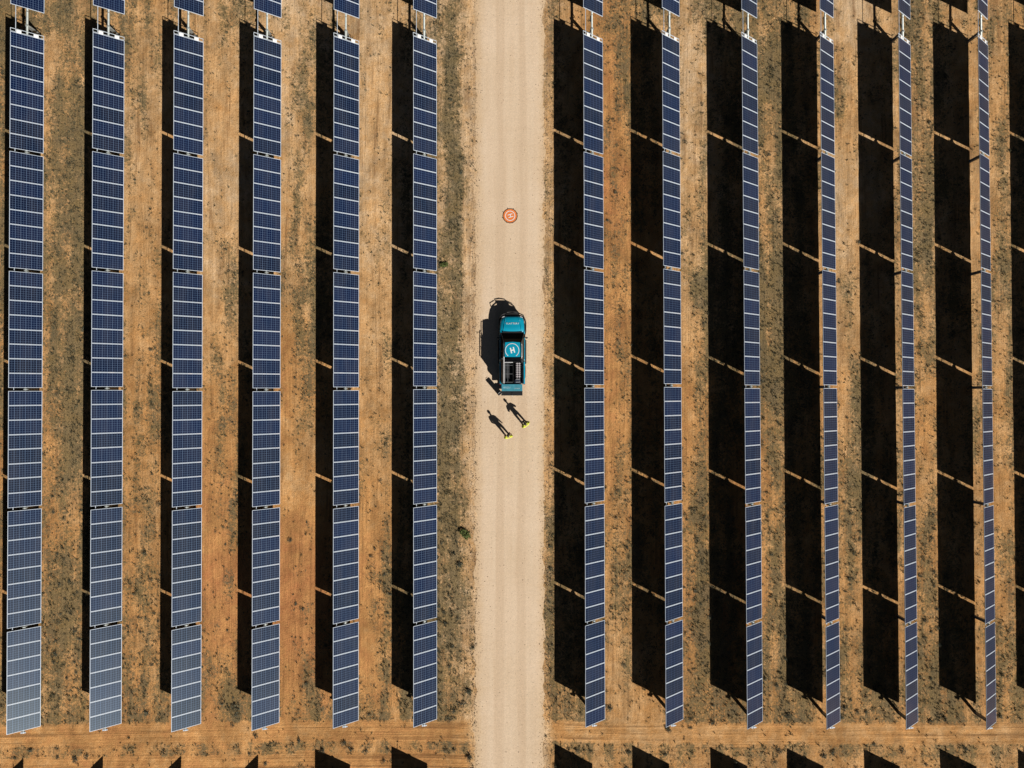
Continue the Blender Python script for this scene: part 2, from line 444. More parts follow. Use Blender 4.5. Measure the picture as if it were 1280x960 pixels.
def end_cap_fn(bm):
    tube(bm, [(0, 0, 0), (0, -0.10, 0)], 0.10, 12)
    box(bm, (-0.12, -0.06, 0.03), (0.10, 0.12, 0.10), bevel=0.01)
    box(bm, (0.13, -0.04, 0.05), (0.12, 0.08, 0.05), bevel=0.01)
CAP_ME = part_mesh('tube_end', end_cap_fn, [M_FRAME])

def add(name, me, parent, loc=(0, 0, 0), rot=(0, 0, 0)):
    o = bpy.data.objects.new(name, me); o.location = loc; o.rotation_euler = rot
    return link(o, parent)

def build_table(label, x, y, zt, slope, yaw, counts, tilt, group, north_ext, cable, first_post=0.45, south_post=0.25, cap=True, rail=True):
    t = empty('solar_tracker_table', (x, y, zt), (slope, 0, yaw))
    tag(t, label, 'solar panel row', group)
    ms, gaps, yend = layout(counts, RAIL if rail else 0.02)
    rot = (0, tilt, 0)
    cx, sx = math.cos(tilt), math.sin(tilt)
    tilt += R(random.Random(label).uniform(-0.35, 0.35)) ; rot = (0, tilt, 0); cx, sx = math.cos(tilt), math.sin(tilt)
    def P(c, yy, up):     # chord, along, above the module plane
        return (c * cx + up * sx, yy, HUB - c * sx + up * cx)
    rr = random.Random(int(x * 100) + int(y * 7))
    bm = bmesh.new(); tube(bm, [(0, north_ext, HUB - 0.0), (0, yend - 0.12, HUB - 0.0)], 0.075, 10)
    o = mesh_obj('torque_tube', bm, M_GALV, t, True); o.location = (-0.10 * sx, 0, -0.10 * cx)
    for m in ms:
        j = R(rr.uniform(-0.25, 0.25))
        p = add('solar_panel', G_ME, t, P(0, m, 0.02), (R(rr.uniform(-0.15, 0.15)), tilt + j, 0))
        add('frame', F_ME, p)
    bm = bmesh.new()
    tube(bm, [P(-0.68, north_ext + 0.35, -0.07), P(-0.68, yend + 0.1, -0.07)], 0.022, 6)
    mesh_obj('cable_conduit', bm, M_FRAME, t)
    if rail: add('end_rail', RAIL_ME, t, P(0, -RAIL, 0.02), rot)
    for c in ((-0.50, 0.52) if rail else ()): add('white_plate', PLATE_ME, t, P(c, -0.19, 0.03), rot)
    if cap: add('tube_end', CAP_ME, t, (-0.10 * sx, yend - 0.12, HUB - 0.10 * cx))
    posts = ([first_post] if first_post is not None else []) + gaps + ([yend + south_post] if south_post is not None else [])
    for py in posts:
        q = add('post', POST_ME, t, (-0.10 * sx, py, -0.10 * cx - 0.0))
        add('bearing', BEAR_ME, q)
    if cable:
        bm = bmesh.new()
        a = [(-0.16, north_ext, HUB - 0.12), (-0.14, north_ext * 0.75, HUB - 0.22), (0.02, first_post + 0.28, HUB - 0.2), (-0.12, first_post + 0.05, HUB - 0.1), (-0.1, first_post - 0.1, HUB - 0.3)]
        tube(bm, a, 0.032, 6); mesh_obj('drive_cable', bm, M_BLACKPL, t)
    return t

ORD = ['first', 'second', 'third', 'fourth', 'fifth', 'sixth', 'seventh']
G1 = 'long rows of tilted solar panels either side of the dirt road'
for i, (x0, y0, zt, zb, xb) in enumerate(ROWS):
    slope = math.atan2(zt - zb, LEN); yaw = math.atan2(xb - x0, LEN)
    left = i < 6
    k = 6 - i if left else i - 5
    side = 'left' if left else 'right'
    extra = {0: ', palest at its south end', 5: ', beside the grassy verge', 6: '',
             11: ', seen narrowest from above', 12: ', only its shadow showing'}.get(i, '')
    build_table('long solar panel row, %s to the %s of the road%s' % (ORD[k - 1], side, extra), x0, y0, zt, slope, yaw,
                [8, 8, 8, 8, 8, 7], TILT, G1, 1.44, not left)
    # the next tables north (only their south end is in view)
    dy = 1.62
    ms, gaps, ye = layout([8, 7])
    build_table('solar panel row at the top edge, above the %s row %s of the road' % (ORD[k - 1], side),
                x0 - 0.0 - yaw * 0, y0 + dy - ye, zt, 0, 0, [8, 7], TILT, 'solar panel rows cut by the top edge of the photo', 0.9, False, south_post=None, cap=False)
    # the next tables south (only their shadow is in view)
    flip = i < 4
    xs_ = xb + (xb - x0) * 0.08 - (0.2 if i < 4 else 0)
    build_table('shadow casting solar panel row below the %s long row %s of the road' % (ORD[k - 1], side),
                xs_, y0 - LEN - (4.6 if not flip else 4.75), gz(xs_, -29), 0, 0, [8], -R(28) if flip else TILT, 'solar panel rows below the bottom edge of the photo', 0.1, False, first_post=None, rail=False)

# ------------------------------------------------------------------ vegetation
def veg_mat(name, a, b_, scale=1.5):
    m, nt, b = new_mat(name)
    geo = N(nt, 'ShaderNodeNewGeometry')
    n = N(nt, 'ShaderNodeTexNoise'); n.inputs['Scale'].default_value = scale; n.inputs['Detail'].default_value = 5
    nt.links.new(geo.outputs['Position'], n.inputs['Vector'])
    nt.links.new(mixc(nt, maprange(nt, n.outputs['Fac'], 0.35, 0.65, 0, 1), a, b_), b.inputs['Base Color'])
    b.inputs['Roughness'].default_value = 0.9; b.inputs['Specular IOR Level'].default_value = 0.1
    return m
M_TUFT = veg_mat('dry grass', (0.05, 0.052, 0.036), (0.15, 0.13, 0.075))
M_BUSH = veg_mat('saltbush leaves', (0.085, 0.095, 0.068), (0.16, 0.155, 0.11), 9)
M_GREEN = veg_mat('green leaves', (0.09, 0.13, 0.035), (0.17, 0.20, 0.07), 9)
M_STEM = mat('woody stem', (0.10, 0.07, 0.045), 0.9)

rg = random.Random(11)
vs = []; fs = []
def blade(px, py, pz, r, h, ang, w):
    dx, dy = math.cos(ang), math.sin(ang)
    n = len(vs)
    bx, by = px + dx * r * 0.15, py + dy * r * 0.15
    vs.append((bx - dy * w, by + dx * w, pz + 0.005)); vs.append((bx + dy * w, by - dx * w, pz + 0.005))
    vs.append((px + dx * r, py + dy * r, pz + h))
    fs.append((n, n + 1, n + 2))
cnt = 0
for _ in range(150000):
    x = rg.uniform(-41, 41); y = rg.uniform(-31, 31)
    if -1.55 < x < 3.45: continue
    c, t, k = field(x, y)
    if -2.3 < x < 4.1: c = max(c, 0.3)
    cl = 0.5 + 0.9 * noise.noise(Vector((x * 1.7, y * 1.4, 4)))
    if rg.random() > (0.02 + c * c) * 1.1 * max(0.1, cl): continue
    z = gz(x, y); r0 = rg.uniform(0.06, 0.13) * (1.6 if rg.random() < 0.12 else 1)
    for b_ in range(rg.randint(6, 9)):
        blade(x + rg.gauss(0, r0 * 0.3), y + rg.gauss(0, r0 * 0.3), z, r0 * rg.uniform(0.5, 1.1), r0 * rg.uniform(0.5, 1.3), rg.uniform(0, 2 * PI), rg.uniform(0.012, 0.028))
    cnt += 1
me = bpy.data.meshes.new('dry_grass'); me.from_pydata(vs, [], fs); me.materials.append(M_TUFT)
tag(link(bpy.data.objects.new('dry_grass', me)), 'dry grey grass tufts scattered over the orange soil between the panel rows', 'dry grass', kind='stuff')

vs = []; fs = []
for _ in range(5200):
    edge = rg.random() < 0.8
    x = (rg.choice((-1.75, 3.62)) + rg.gauss(0, 0.28)) if edge else rg.uniform(-1.6, 3.4)
    y = rg.uniform(-31, 31); q = rg.uniform(0.012, 0.035) * (1.5 if rg.random() < 0.08 else 1); z = ROADZ(x, y) - 0.004
    n0 = len(vs); a0 = rg.uniform(0, 6.28)
    for k in range(5):
        a_ = a0 + k * 1.257; w_ = q * rg.uniform(0.7, 1.2); vs.append((x + w_ * math.cos(a_), y + w_ * math.sin(a_), z))
    vs.append((x + q * rg.uniform(-0.3, 0.3), y + q * rg.uniform(-0.3, 0.3), z + q * rg.uniform(0.7, 1.1)))
    fs += [(n0 + k, n0 + (k + 1) % 5, n0 + 5) for k in range(5)]
me = bpy.data.meshes.new('gravel'); me.from_pydata(vs, [], fs); me.materials.append(mat('stones', (0.36, 0.25, 0.17), 0.9, var=0.5, scale=1.3))
tag(link(bpy.data.objects.new('gravel', me)), 'loose brown stones scattered along the edges of the dirt road', 'gravel', kind='stuff')

def shrub_mesh(seed, leaves, fat=1.0):
    q = random.Random(seed); bm = bmesh.new()
    lobes = [(q.uniform(-0.5, 0.5), q.uniform(-0.5, 0.5), q.uniform(0.35, 0.6)) for _ in range(5)]
    for _ in range(leaves):
        lx, ly, lr = q.choice(lobes)
        a, e = q.uniform(0, 2 * PI), math.asin(q.uniform(0.0, 1))
        rr = lr * q.uniform(0.6, 1.05)
        p = Vector((lx + rr * math.cos(a) * math.cos(e), ly + rr * math.sin(a) * math.cos(e), 0.1 + rr * math.sin(e) * 1.1))
        u = Vector((q.gauss(0, 1), q.gauss(0, 1), q.gauss(0, 0.6))).normalized(); v = u.cross(Vector((q.gauss(0, 1), q.gauss(0, 1), q.gauss(0, 1)))).normalized()
        s = q.uniform(0.07, 0.15) * fat
        bm.faces.new([bm.verts.new(p - u * s), bm.verts.new(p + v * s * 0.5), bm.verts.new(p + u * s), bm.verts.new(p - v * s * 0.5)])
    me = bpy.data.meshes.new('foliage'); bm.to_mesh(me); bm.free(); return me
def stem_mesh(seed):
    q = random.Random(seed); bm = bmesh.new()
    for _ in range(6):
        a = q.uniform(0, 2 * PI)
        tube(bm, [(0, 0, -0.05), (0.25 * math.cos(a), 0.25 * math.sin(a), 0.3), (0.5 * math.cos(a), 0.5 * math.sin(a), 0.5)], [0.04, 0.025, 0.01], 5)
    me = bpy.data.meshes.new('stem'); bm.to_mesh(me); bm.free(); me.materials.append(M_STEM); return me
SH = []
for s in range(6):
    a = shrub_mesh(100 + s, 130); a.materials.append(M_BUSH); SH.append((a, stem_mesh(s)))
GR = shrub_mesh(200, 420, 0.9); GR.materials.append(M_GREEN)
def shrub(x, y, r, me, label, group, cat='shrub', name='saltbush'):
    o = empty(name, (x, y, gz(x, y)), (0, 0, rg.uniform(0, 6.28))); o.scale = (r, r * rg.uniform(0.75, 1.2), r * rg.uniform(0.7, 1.0))
    tag(o, label, cat, group)
    add('foliage', me[0], o); add('stem', me[1], o)

def place_name(x, y):
    if y < -24.3: return 'on the cleared cross track ' + ('left' if x < 1 else 'right') + ' of the road'
    if -5.3 < x < 1: return 'on the left road verge'
    if 1 < x < 6.9: return 'on the right road verge'
    xsL = [r[0] for r in ROWS]
    if x < xsL[0]: return 'outside the leftmost panel row'
    i = max(k for k in range(13) if xsL[k] < x)
    if i >= 11: return 'at the far right, beyond the sixth panel row'
    side = 'left' if x < 0 else 'right'
    a, b_ = (6 - i, 5 - i) if x < 0 else (i - 5, i - 4)
    a, b_ = min(a, b_), max(a, b_)
    return 'between the %s and %s panel rows %s of road' % (ORD[a - 1], ORD[b_ - 1], side)
# shrubs stand on ground seen between the panels: positions by survey, sizes varied
n = 0; tries = 0; placed = []
while n < 285 and tries < 60000:
    tries += 1
    y = rg.uniform(-28.3, 27.5) if rg.random() < 0.5 else rg.uniform(-28.0, -8)
    x = rg.uniform(-36, 37)
    if -1.8 < x < 3.7: continue
    # keep to the sunlit, uncovered ground
    ok = y < -24.6
    if not ok:
        for q in range(13):
            xr = ROWS[q][0]
            if xr + 0.95 < x < xr + 5.66 - 2.2: ok = True
        if -4.4 < x < -1.8 or 3.7 < x < 4.4: ok = True
    if not ok: continue
    c, t, k = field(x, y)
    if y > -8 and c > 0.75 and rg.random() < 0.6: continue
    if rg.random() > c * (1.2 if y < -8 else 0.6): continue
    if any((x - a) ** 2 + (y - b_) ** 2 < 0.3 for a, b_ in placed): continue
    placed.append((x, y)); n += 1
    shrub(x, y, rg.uniform(0.14, 0.26) * (1.35 if y < -23 else 1) * (1.3 if rg.random() < 0.15 else 1), rg.choice(SH),
          'small grey green shrub ' + place_name(x, y), 'shrubs ' + place_name(x, y))
def W(px, py, z=0.0):
    return ((px - 622.5) * (H_CAM - z) / 887.0, (489.67 - py) * (H_CAM - z) / 887.0)
for (px, py, r, lab) in ((556, 333, 0.42, 'smaller bright green bush on the left verge, above the truck'),
                         (584, 664, 0.60, 'bright green bush at the left edge of the road south of the two people')):
    x, y = W(px, py)
    shrub(x, y, r, (GR, SH[0][1]), lab, None, 'bush', 'green_bush')
for (px, py, r, lab) in ((575, 705, 0.4, 'grey blue shrub at the road edge below the larger green bush'), (586, 863, 0.4, 'grey shrub on the left road edge near the south end of the rows'),
                         (587, 945, 0.45, 'broad pale shrub where the cross track meets the left road edge')):
    x, y = W(px, py)
    shrub(x, y, r, SH[2], lab, None)

# ------------------------------------------------------------------ lettering
def text_mesh(s, size, thick=0.0, spacing=1.0, extrude=0.002):
    cu = bpy.data.curves.new('lettering', 'FONT'); cu.body = s; cu.size = size; cu.align_x = 'CENTER'; cu.align_y = 'CENTER'
    cu.offset = thick; cu.space_character = spacing; cu.extrude = extrude; cu.resolution_u = 3
    o = bpy.data.objects.new('lettering', cu); col.objects.link(o)
    dg = bpy.context.evaluated_depsgraph_get(); dg.update()
    me = bpy.data.meshes.new_from_object(o.evaluated_get(dg))
    bpy.data.objects.remove(o); bpy.data.curves.remove(cu)
    return me
def lettering(name, s, size, loc, rot, m, parent, thick=0.0, spacing=1.0, sx=1.0):
    me = text_mesh(s, size, thick, spacing); me.materials.clear(); me.materials.append(m)
    o = add(name, me, parent, loc, rot); o.scale = (sx, 1, 1)
    return o

# ------------------------------------------------------------------ landing pad
px_, py_ = W(637.6, 268.6)
pad = empty('landing_pad', (px_, py_, ROADZ(px_, py_)), (0, 0, 0))
tag(pad, 'round orange drone landing pad with a white ring and H lying on the dirt road', 'landing pad')
bm = bmesh.new(); segs = 64
def disc(bm, r0, r1, z0, z1, wob=0.0, mi=0):
    a = []; b_ = []
    for k in range(segs):
        an = 2 * PI * k / segs; w = 1 + wob * math.sin(k * 3.7) * math.cos(k * 1.3)
        b_.append(bm.verts.new((r1 * w * math.cos(an), r1 * w * math.sin(an), z1)))
        if r0 > 0: a.append(bm.verts.new((r0 * math.cos(an), r0 * math.sin(an), z0)))
    if r0 <= 0:
        c = bm.verts.new((0, 0, z0))
        for k in range(segs): bm.faces.new((c, b_[k], b_[(k + 1) % segs]))
    else:
        for k in range(segs): bm.faces.new((a[k], b_[k], b_[(k + 1) % segs], a[(k + 1) % segs]))
disc(bm, 0, 0.50, 0.012, 0.02, 0.01); mesh_obj('mat', bm, M_ORANGE, pad)
bm = bmesh.new(); disc(bm, 0.505, 0.545, 0.028, 0.02, 0.02); disc(bm, 0.545, 0.56, 0.02, 0.002, 0.02); mesh_obj('rim', bm, M_PADRIM, pad)
bm = bmesh.new(); disc(bm, 0.325, 0.375, 0.024, 0.024); mesh_obj('ring', bm, M_LETTER, pad)
lettering('letter', 'H', 0.52, (0, 0, 0.026), (0, 0, R(-72)), M_LETTER, pad, 0.008, sx=0.8)
for k in range(8):
    an = 2 * PI * k / 8 + 0.3
    bm = bmesh.new(); box(bm, (0, 0, 0.03), (0.05, 0.03, 0.06), bevel=0.006)
    o = mesh_obj('peg', bm, M_BLACKPL, pad); o.location = (0.56 * math.cos(an), 0.56 * math.sin(an), 0); o.rotation_euler = (0, 0, an)

# ------------------------------------------------------------------ pickup truck (local +Y is its nose)
TX, TY = 1.04, 2.80
TZ = ROADZ(TX, TY)
truck = empty('pickup_truck', (TX, TY, TZ)); truck.scale = (1, 1, 1.03)
tag(truck, 'teal pickup truck with a white ringed H on its roof, parked on the road', 'pickup truck')

def rsec(y, hw, zt, zb, crown=0.05, n=7, round_=0.10):
    """closed cross-section with a crowned top and rounded shoulders"""
    p = [(-hw * 0.94, y, zb), (-hw, y, zb + 0.12), (-hw * 1.0, y, (zt + zb) / 2), (-hw * 0.985, y, zt - round_)]
    for k in range(n + 1):
        u = -1 + 2 * k / n
        p.append((hw * 0.93 * u, y, zt - 0.02 + crown * (1 - u * u) - (0.03 if abs(u) > 0.99 else 0)))
    p += [(hw * 0.985, y, zt - round_), (hw, y, (zt + zb) / 2), (hw, y, zb + 0.12), (hw * 0.94, y, zb)]
    return p
bm = bmesh.new()
loft(bm, [rsec(2.74, 0.55, 0.86, 0.50, 0.02), rsec(2.70, 0.66, 0.93, 0.42, 0.03), rsec(2.58, 0.78, 0.99, 0.38), rsec(2.35, 0.87, 1.03, 0.38), rsec(1.95, 0.915, 1.07, 0.40),
          rsec(1.52, 0.925, 1.10, 0.40), rsec(1.48, 0.925, 1.06, 0.40), rsec(0.4, 0.93, 1.06, 0.40, 0.03), rsec(-0.62, 0.93, 1.06, 0.40, 0.03)])
mesh_obj('body', bm, M_TEAL, truck, True)
# bonnet creases
for s in (-1, 1):
    bm = bmesh.new(); tube(bm, [(s * 0.50, 2.5, 1.043), (s * 0.60, 2.0, 1.093), (s * 0.66, 1.56, 1.118)], 0.012, 5); mesh_obj('bonnet_crease', bm, M_TEAL, truck, True)
bm = bmesh.new(); box(bm, (0, 1.53, 1.12), (1.45, 0.10, 0.04), bevel=0.01); mesh_obj('cowl', bm, M_BLACKPL, truck)
# cab glasshouse
bm = bmesh.new()
def gsec(z, y0, y1, hw):
    r = 0.07
    return [(-hw, y0 + r, z), (-hw, y1 - r, z), (-hw + r, y1, z), (hw - r, y1, z), (hw, y1 - r, z), (hw, y0 + r, z), (hw - r, y0, z), (-hw + r, y0, z)]
loft(bm, [gsec(1.05, -0.58, 1.50, 0.86), gsec(1.12, -0.57, 1.46, 0.85), gsec(1.50, -0.50, 1.02, 0.70), gsec(1.72, -0.44, 0.78, 0.63), gsec(1.765, -0.40, 0.70, 0.59)])
mesh_obj('windows', bm, M_GLASS, truck)
for s in (-1, 1):
    for pts, rr in (([(s * 0.84, 1.46, 1.12), (s * 0.70, 1.03, 1.50), (s * 0.625, 0.76, 1.73)], 0.035), ([(s * 0.625, 0.76, 1.745), (s * 0.63, 0.2, 1.76), (s * 0.625, -0.42, 1.745)], 0.035),
                    ([(s * 0.625, -0.42, 1.735), (s * 0.855, -0.58, 1.10)], 0.05), ([(s * 0.632, 0.12, 1.74), (s * 0.863, 0.14, 1.10)], 0.03)):
        bm = bmesh.new(); tube(bm, pts, rr, 6); mesh_obj('pillar', bm, M_BLACKPL, truck, True)
bm = bmesh.new()
loft(bm, [[(-0.56, -0.30, 1.775), (-0.575, 0.2, 1.78), (-0.54, 0.75, 1.76), (0, 0.79, 1.765), (0.54, 0.75, 1.76), (0.575, 0.2, 1.78), (0.56, -0.30, 1.775), (0, -0.31, 1.78)],
          [(-0.55, -0.30, 1.80), (-0.565, 0.2, 1.81), (-0.53, 0.74, 1.785), (0, 0.78, 1.79), (0.53, 0.74, 1.785), (0.565, 0.2, 1.81), (0.55, -0.30, 1.80), (0, -0.31, 1.805)]])
mesh_obj('roof', bm, M_TEAL, truck)
# roof marking: ring (cut by the rear edge of the roof) and H
bm = bmesh.new()
cx, cy, r0, r1 = -0.03, 0.17, 0.465, 0.505
for k in range(72):
    a0, a1 = 2 * PI * k / 72, 2 * PI * (k + 1) / 72
    if cy + r1 * math.sin(a0) < -0.26 or cy + r1 * math.sin(a1) < -0.26: continue
    f = [bm.verts.new((cx + r * math.cos(a), cy + r * math.sin(a), 1.8165)) for r, a in ((r0, a0), (r1, a0), (r1, a1), (r0, a1))]
    bm.faces.new(f)
o = mesh_obj('roof_ring', bm, M_LETTER, truck)
lettering('roof_letter', 'H', 0.54, (0.0, 0.16, 1.817), (0, 0, R(14)), M_LETTER, truck, 0.022, sx=0.85)
lettering('bonnet_lettering', 'SLATTERY', 0.165, (0.02, 2.16, 1.112), (R(-4), 0, 0), M_LETTER, truck, 0.002, 1.25, sx=1.05)
# roof rails
for s in (-1, 1):
    bm = bmesh.new(); tube(bm, [(s * 0.655, 0.62, 1.80), (s * 0.665, 0.5, 1.87), (s * 0.665, -0.25, 1.87), (s * 0.655, -0.40, 1.80)], 0.028, 8)
    mesh_obj('roof_rail', bm, M_ALU if s > 0 else M_BLACKPL, truck, True)
# doors shut lines and handles, side steps, flares
for s in (-1, 1):
    bm = bmesh.new(); box(bm, (s * 0.90, 0.45, 1.045), (0.05, 1.75, 0.035), bevel=0.01); mesh_obj('door_sill_trim', bm, M_TEAL, truck)
    for yy in (0.30, -0.40):
        bm = bmesh.new(); box(bm, (s * 0.945, yy, 0.93), (0.03, 0.16, 0.035), bevel=0.008); mesh_obj('door_handle', bm, M_BLACKPL, truck)
    bm = bmesh.new(); tube(bm, [(s * 0.86, 1.10, 0.42), (s * 1.0, 1.0, 0.40), (s * 1.0, -0.7, 0.40), (s * 0.86, -0.8, 0.42)], 0.045, 8); mesh_obj('side_step', bm, M_BLACKPL, truck, True)
    bm = bmesh.new(); box(bm, (s * 1.03, 1.12, 1.16), (0.17, 0.10, 0.20), bevel=0.03); tube(bm, [(s * 0.86, 1.18, 1.12), (s * 1.0, 1.13, 1.14)], 0.025, 6)
    mesh_obj('mirror', bm, M_BLACKPL, truck)
# front guard, bull bar, headlights
bm = bmesh.new()
tube(bm, [(-0.93, 1.95, 0.60), (-0.95, 2.45, 0.66), (-0.80, 2.80, 0.78), (-0.45, 2.97, 0.86), (0, 3.0, 0.88), (0.45, 2.97, 0.86), (0.80, 2.80, 0.78), (0.95, 2.45, 0.66), (0.93, 1.95, 0.60)], 0.04, 8)
tube(bm, [(-0.42, 2.93, 0.86), (-0.38, 2.99, 1.08), (0, 3.02, 1.12), (0.38, 2.99, 1.08), (0.42, 2.93, 0.86)], 0.035, 8)
tube(bm, [(-0.88, 2.62, 0.72), (-0.80, 2.80, 1.0), (-0.45, 2.93, 1.05)], 0.03, 8); tube(bm, [(0.88, 2.62, 0.72), (0.80, 2.80, 1.0), (0.45, 2.93, 1.05)], 0.03, 8)
for s in (-1, 1): tube(bm, [(s * 0.4, 2.65, 0.5), (s * 0.42, 2.95, 0.84)], 0.035, 6)
box(bm, (0, 2.92, 0.84), (0.80, 0.05, 0.44), bevel=0.02)
mesh_obj('bull_bar', bm, M_BLACKPL, truck, True)
bm = bmesh.new(); loft(bm, [[(-0.9, 2.40, z), (-0.82, 2.74, z), (-0.4, 2.88, z), (0.4, 2.88, z), (0.82, 2.74, z), (0.9, 2.40, z), (0.7, 2.3, z), (-0.7, 2.3, z)] for z in (0.36, 0.80)]); mesh_obj('front_bumper', bm, M_BLACKPL, truck)
for s in (-1, 1):
    bm = bmesh.new(); box(bm, (s * 0.66, 2.66, 0.86), (0.20, 0.08, 0.11), Matrix.Rotation(R(-s * 28), 3, 'Z'), bevel=0.02); mesh_obj('headlight', bm, M_LENS, truck)
# snorkel along the right pillar, aerial
bm = bmesh.new(); tube(bm, [(0.93, 2.5, 0.95), (0.985, 2.25, 1.08), (0.985, 1.6, 1.12), (0.93, 1.35, 1.2)], 0.028, 8); mesh_obj('snorkel', bm, M_BLACKPL, truck, True)
# tray
bm = bmesh.new()
box(bm, (0, -1.42, 0.62), (1.5, 1.56, 0.04))
box(bm, (0, -0.66, 0.85), (1.5, 0.05, 0.48))
mesh_obj('tray_floor', bm, M_DARKLINER, truck)
for s in (-1, 1):
    bm = bmesh.new()
    loft(bm, [[(s * 0.74, y, 0.45), (s * 0.92, y, 0.45), (s * 0.935, y, 0.8), (s * 0.925, y, 1.05), (s * 0.88, y, 1.09), (s * 0.77, y, 1.09), (s * 0.75, y, 1.05)] for y in (-0.63, -1.4, -2.08, -2.24)])
    mesh_obj('tray_side', bm, M_TEAL, truck)
    bm = bmesh.new(); box(bm, (s * 0.80, -1.43, 1.10), (0.07, 1.55, 0.025), bevel=0.006); mesh_obj('tray_cap', bm, M_BLACKPL, truck)
    bm = bmesh.new(); box(bm, (s * 0.88, -2.26, 0.86), (0.10, 0.05, 0.32), bevel=0.01); mesh_obj('tail_light', bm, M_RED, truck)
tail = empty('tailgate_hinge'); col.objects.unlink(tail); bpy.data.objects.remove(tail)
bm = bmesh.new(); box(bm, (-0.02, -2.50, 0.80), (1.52, 0.50, 0.06), bevel=0.015)
tg = mesh_obj('tailgate', bm, M_TEALD, truck); tg['label'] = 'lowered dusty teal tailgate with pale lettering'
lettering('lettering', 'ISUZU', 0.17, (-0.40, -2.50, 0.834), (0, 0, 0), M_PALELET, tg, 0.003, 1.1)
lettering('lettering', 'D-MAX', 0.12, (0.36, -2.56, 0.834), (0, 0, 0), M_PALELET, tg, 0.002, 1.0)
bm = bmesh.new(); box(bm, (-0.02, -2.90, 0.52), (1.56, 0.36, 0.10), bevel=0.02); box(bm, (0, -2.45, 0.45), (1.3, 0.6, 0.10)); box(bm, (0, -2.96, 0.585), (0.12, 0.2, 0.03))
mesh_obj('rear_step', bm, M_BLACKPL, truck)
bm = bmesh.new(); tube(bm, [(0, -3.02, 0.50), (0, -3.16, 0.50), (0, -3.16, 0.58)], 0.025, 8); mesh_obj('tow_ball', bm, M_ALU, truck)
# rack above the tray
bm = bmesh.new()
tube(bm, [(-0.62, -0.30, 2.03), (-0.62, -2.20, 2.03)], 0.032, 8)
tube(bm, [(-0.57, -0.70, 2.00), (0.02, -0.70, 2.00)], 0.026, 8)
for yy in (-0.72, -1.45, -2.15): tube(bm, [(-0.62, yy, 2.02), (-0.78, yy, 1.10)], 0.025, 8)
tube(bm, [(-0.62, -0.45, 2.03), (-0.80, -0.45, 2.03)], 0.02, 6)
mesh_obj('tray_rack', bm, M_ALU, truck, True)
bm = bmesh.new()
loft(bm, [[(-0.80, y, 1.09), (-0.70, y, 1.84), (-0.66, y, 1.84), (-0.76, y, 1.09)] for y in (-0.34, -1.2, -2.12)])
for yy in (-0.34, -0.9, -1.5, -2.10): box(bm, (-0.755, yy, 1.47), (0.03, 0.04, 0.76), Matrix.Rotation(R(7.6), 3, 'Y'))
mesh_obj('side_panel', bm, M_BLACKPL, truck)
bm = bmesh.new()
tube(bm, [(0.62, -0.65, 1.35), (-0.62, -0.65, 1.35)], 0.04, 8)
for s in (-1, 1): tube(bm, [(s * 0.62, -0.65, 1.35), (s * 0.80, -0.72, 1.08)], 0.04, 8)
mesh_obj('sports_bar', bm, M_BLACKPL, truck, True)
bm = bmesh.new(); box(bm, (0, -0.60, 1.16), (1.5, 0.16, 0.16), bevel=0.03); mesh_obj('cab_rear_shelf', bm, mat('grey shelf', (0.06, 0.065, 0.08), 0.6), truck)
# wheels
bmT = bmesh.new(); tube(bmT, [(-0.13, 0, 0), (-0.12, 0, 0), (0.12, 0, 0), (0.13, 0, 0)], [0.33, 0.39, 0.39, 0.33], 28); TY_ME = bpy.data.meshes.new('tyre'); bmT.to_mesh(TY_ME); bmT.free(); TY_ME.materials.append(M_TYRE)
def rim_fn(bm):
    tube(bm, [(0.10, 0, 0), (0.138, 0, 0)], 0.24, 20)
    for k in range(6):
        a = 2 * PI * k / 6; box(bm, (0.142, 0.12 * math.cos(a), 0.12 * math.sin(a)), (0.012, 0.2, 0.045), Matrix.Rotation(a, 3, 'X'))
RIM_ME = part_mesh('rim', rim_fn, [M_RIM])
for (wx, wy) in ((-0.79, 1.80), (0.79, 1.80), (-0.79, -1.32), (0.79, -1.32)):
    w = add('wheel', TY_ME, truck, (wx, wy, 0.39), (0, 0, 0 if wx > 0 else PI)); add('rim', RIM_ME, w)
    bm = bmesh.new(); s = 1 if wx > 0 else -1
    pts = [(s * 0.94, wy + 0.46 * math.cos(a), 0.40 + 0.46 * math.sin(a)) for a in [R(15 + 15 * k) for k in range(11)]]
    tube(bm, pts, 0.035, 6); mesh_obj('wheel_arch', bm, M_BLACKPL, truck, True)

# load in the tray (things of their own)
tb = empty('tool_box', (TX + 0.44, TY - 1.22, TZ + 0.64))
tag(tb, 'long metal tool box with diamond tread lid, right side of the truck tray', 'tool box')
bm = bmesh.new(); box(bm, (0, 0, 0.18), (0.34, 1.16, 0.36), bevel=0.01); mesh_obj('chest', bm, M_DARKLINER, tb)
bm = bmesh.new(); box(bm, (0, 0, 0.385), (0.36, 1.20, 0.05), bevel=0.008); mesh_obj('lid', bm, M_CHECK, tb)
for yy in (-0.35, 0.35):
    bm = bmesh.new(); box(bm, (-0.19, yy, 0.33), (0.03, 0.08, 0.07), bevel=0.006); mesh_obj('latch', bm, M_ALU, tb)
cr = empty('mesh_crate', (TX - 0.33, TY - 1.42, TZ + 0.64))
tag(cr, 'open dark crate with a grey bar grid on the left side of the truck tray', 'crate')
bm = bmesh.new()
for (c, s) in (((0, 0, 0.02), (0.78, 1.42, 0.03)), ((-0.39, 0, 0.17), (0.02, 1.42, 0.32)), ((0.39, 0, 0.17), (0.02, 1.42, 0.32)), ((0, 0.71, 0.17), (0.8, 0.02, 0.32)), ((0, -0.71, 0.17), (0.8, 0.02, 0.32))): box(bm, c, s)
mesh_obj('crate_body', bm, M_DARKLINER, cr)
bm = bmesh.new(); GM = mat('grey bars', (0.16, 0.17, 0.18), 0.5)
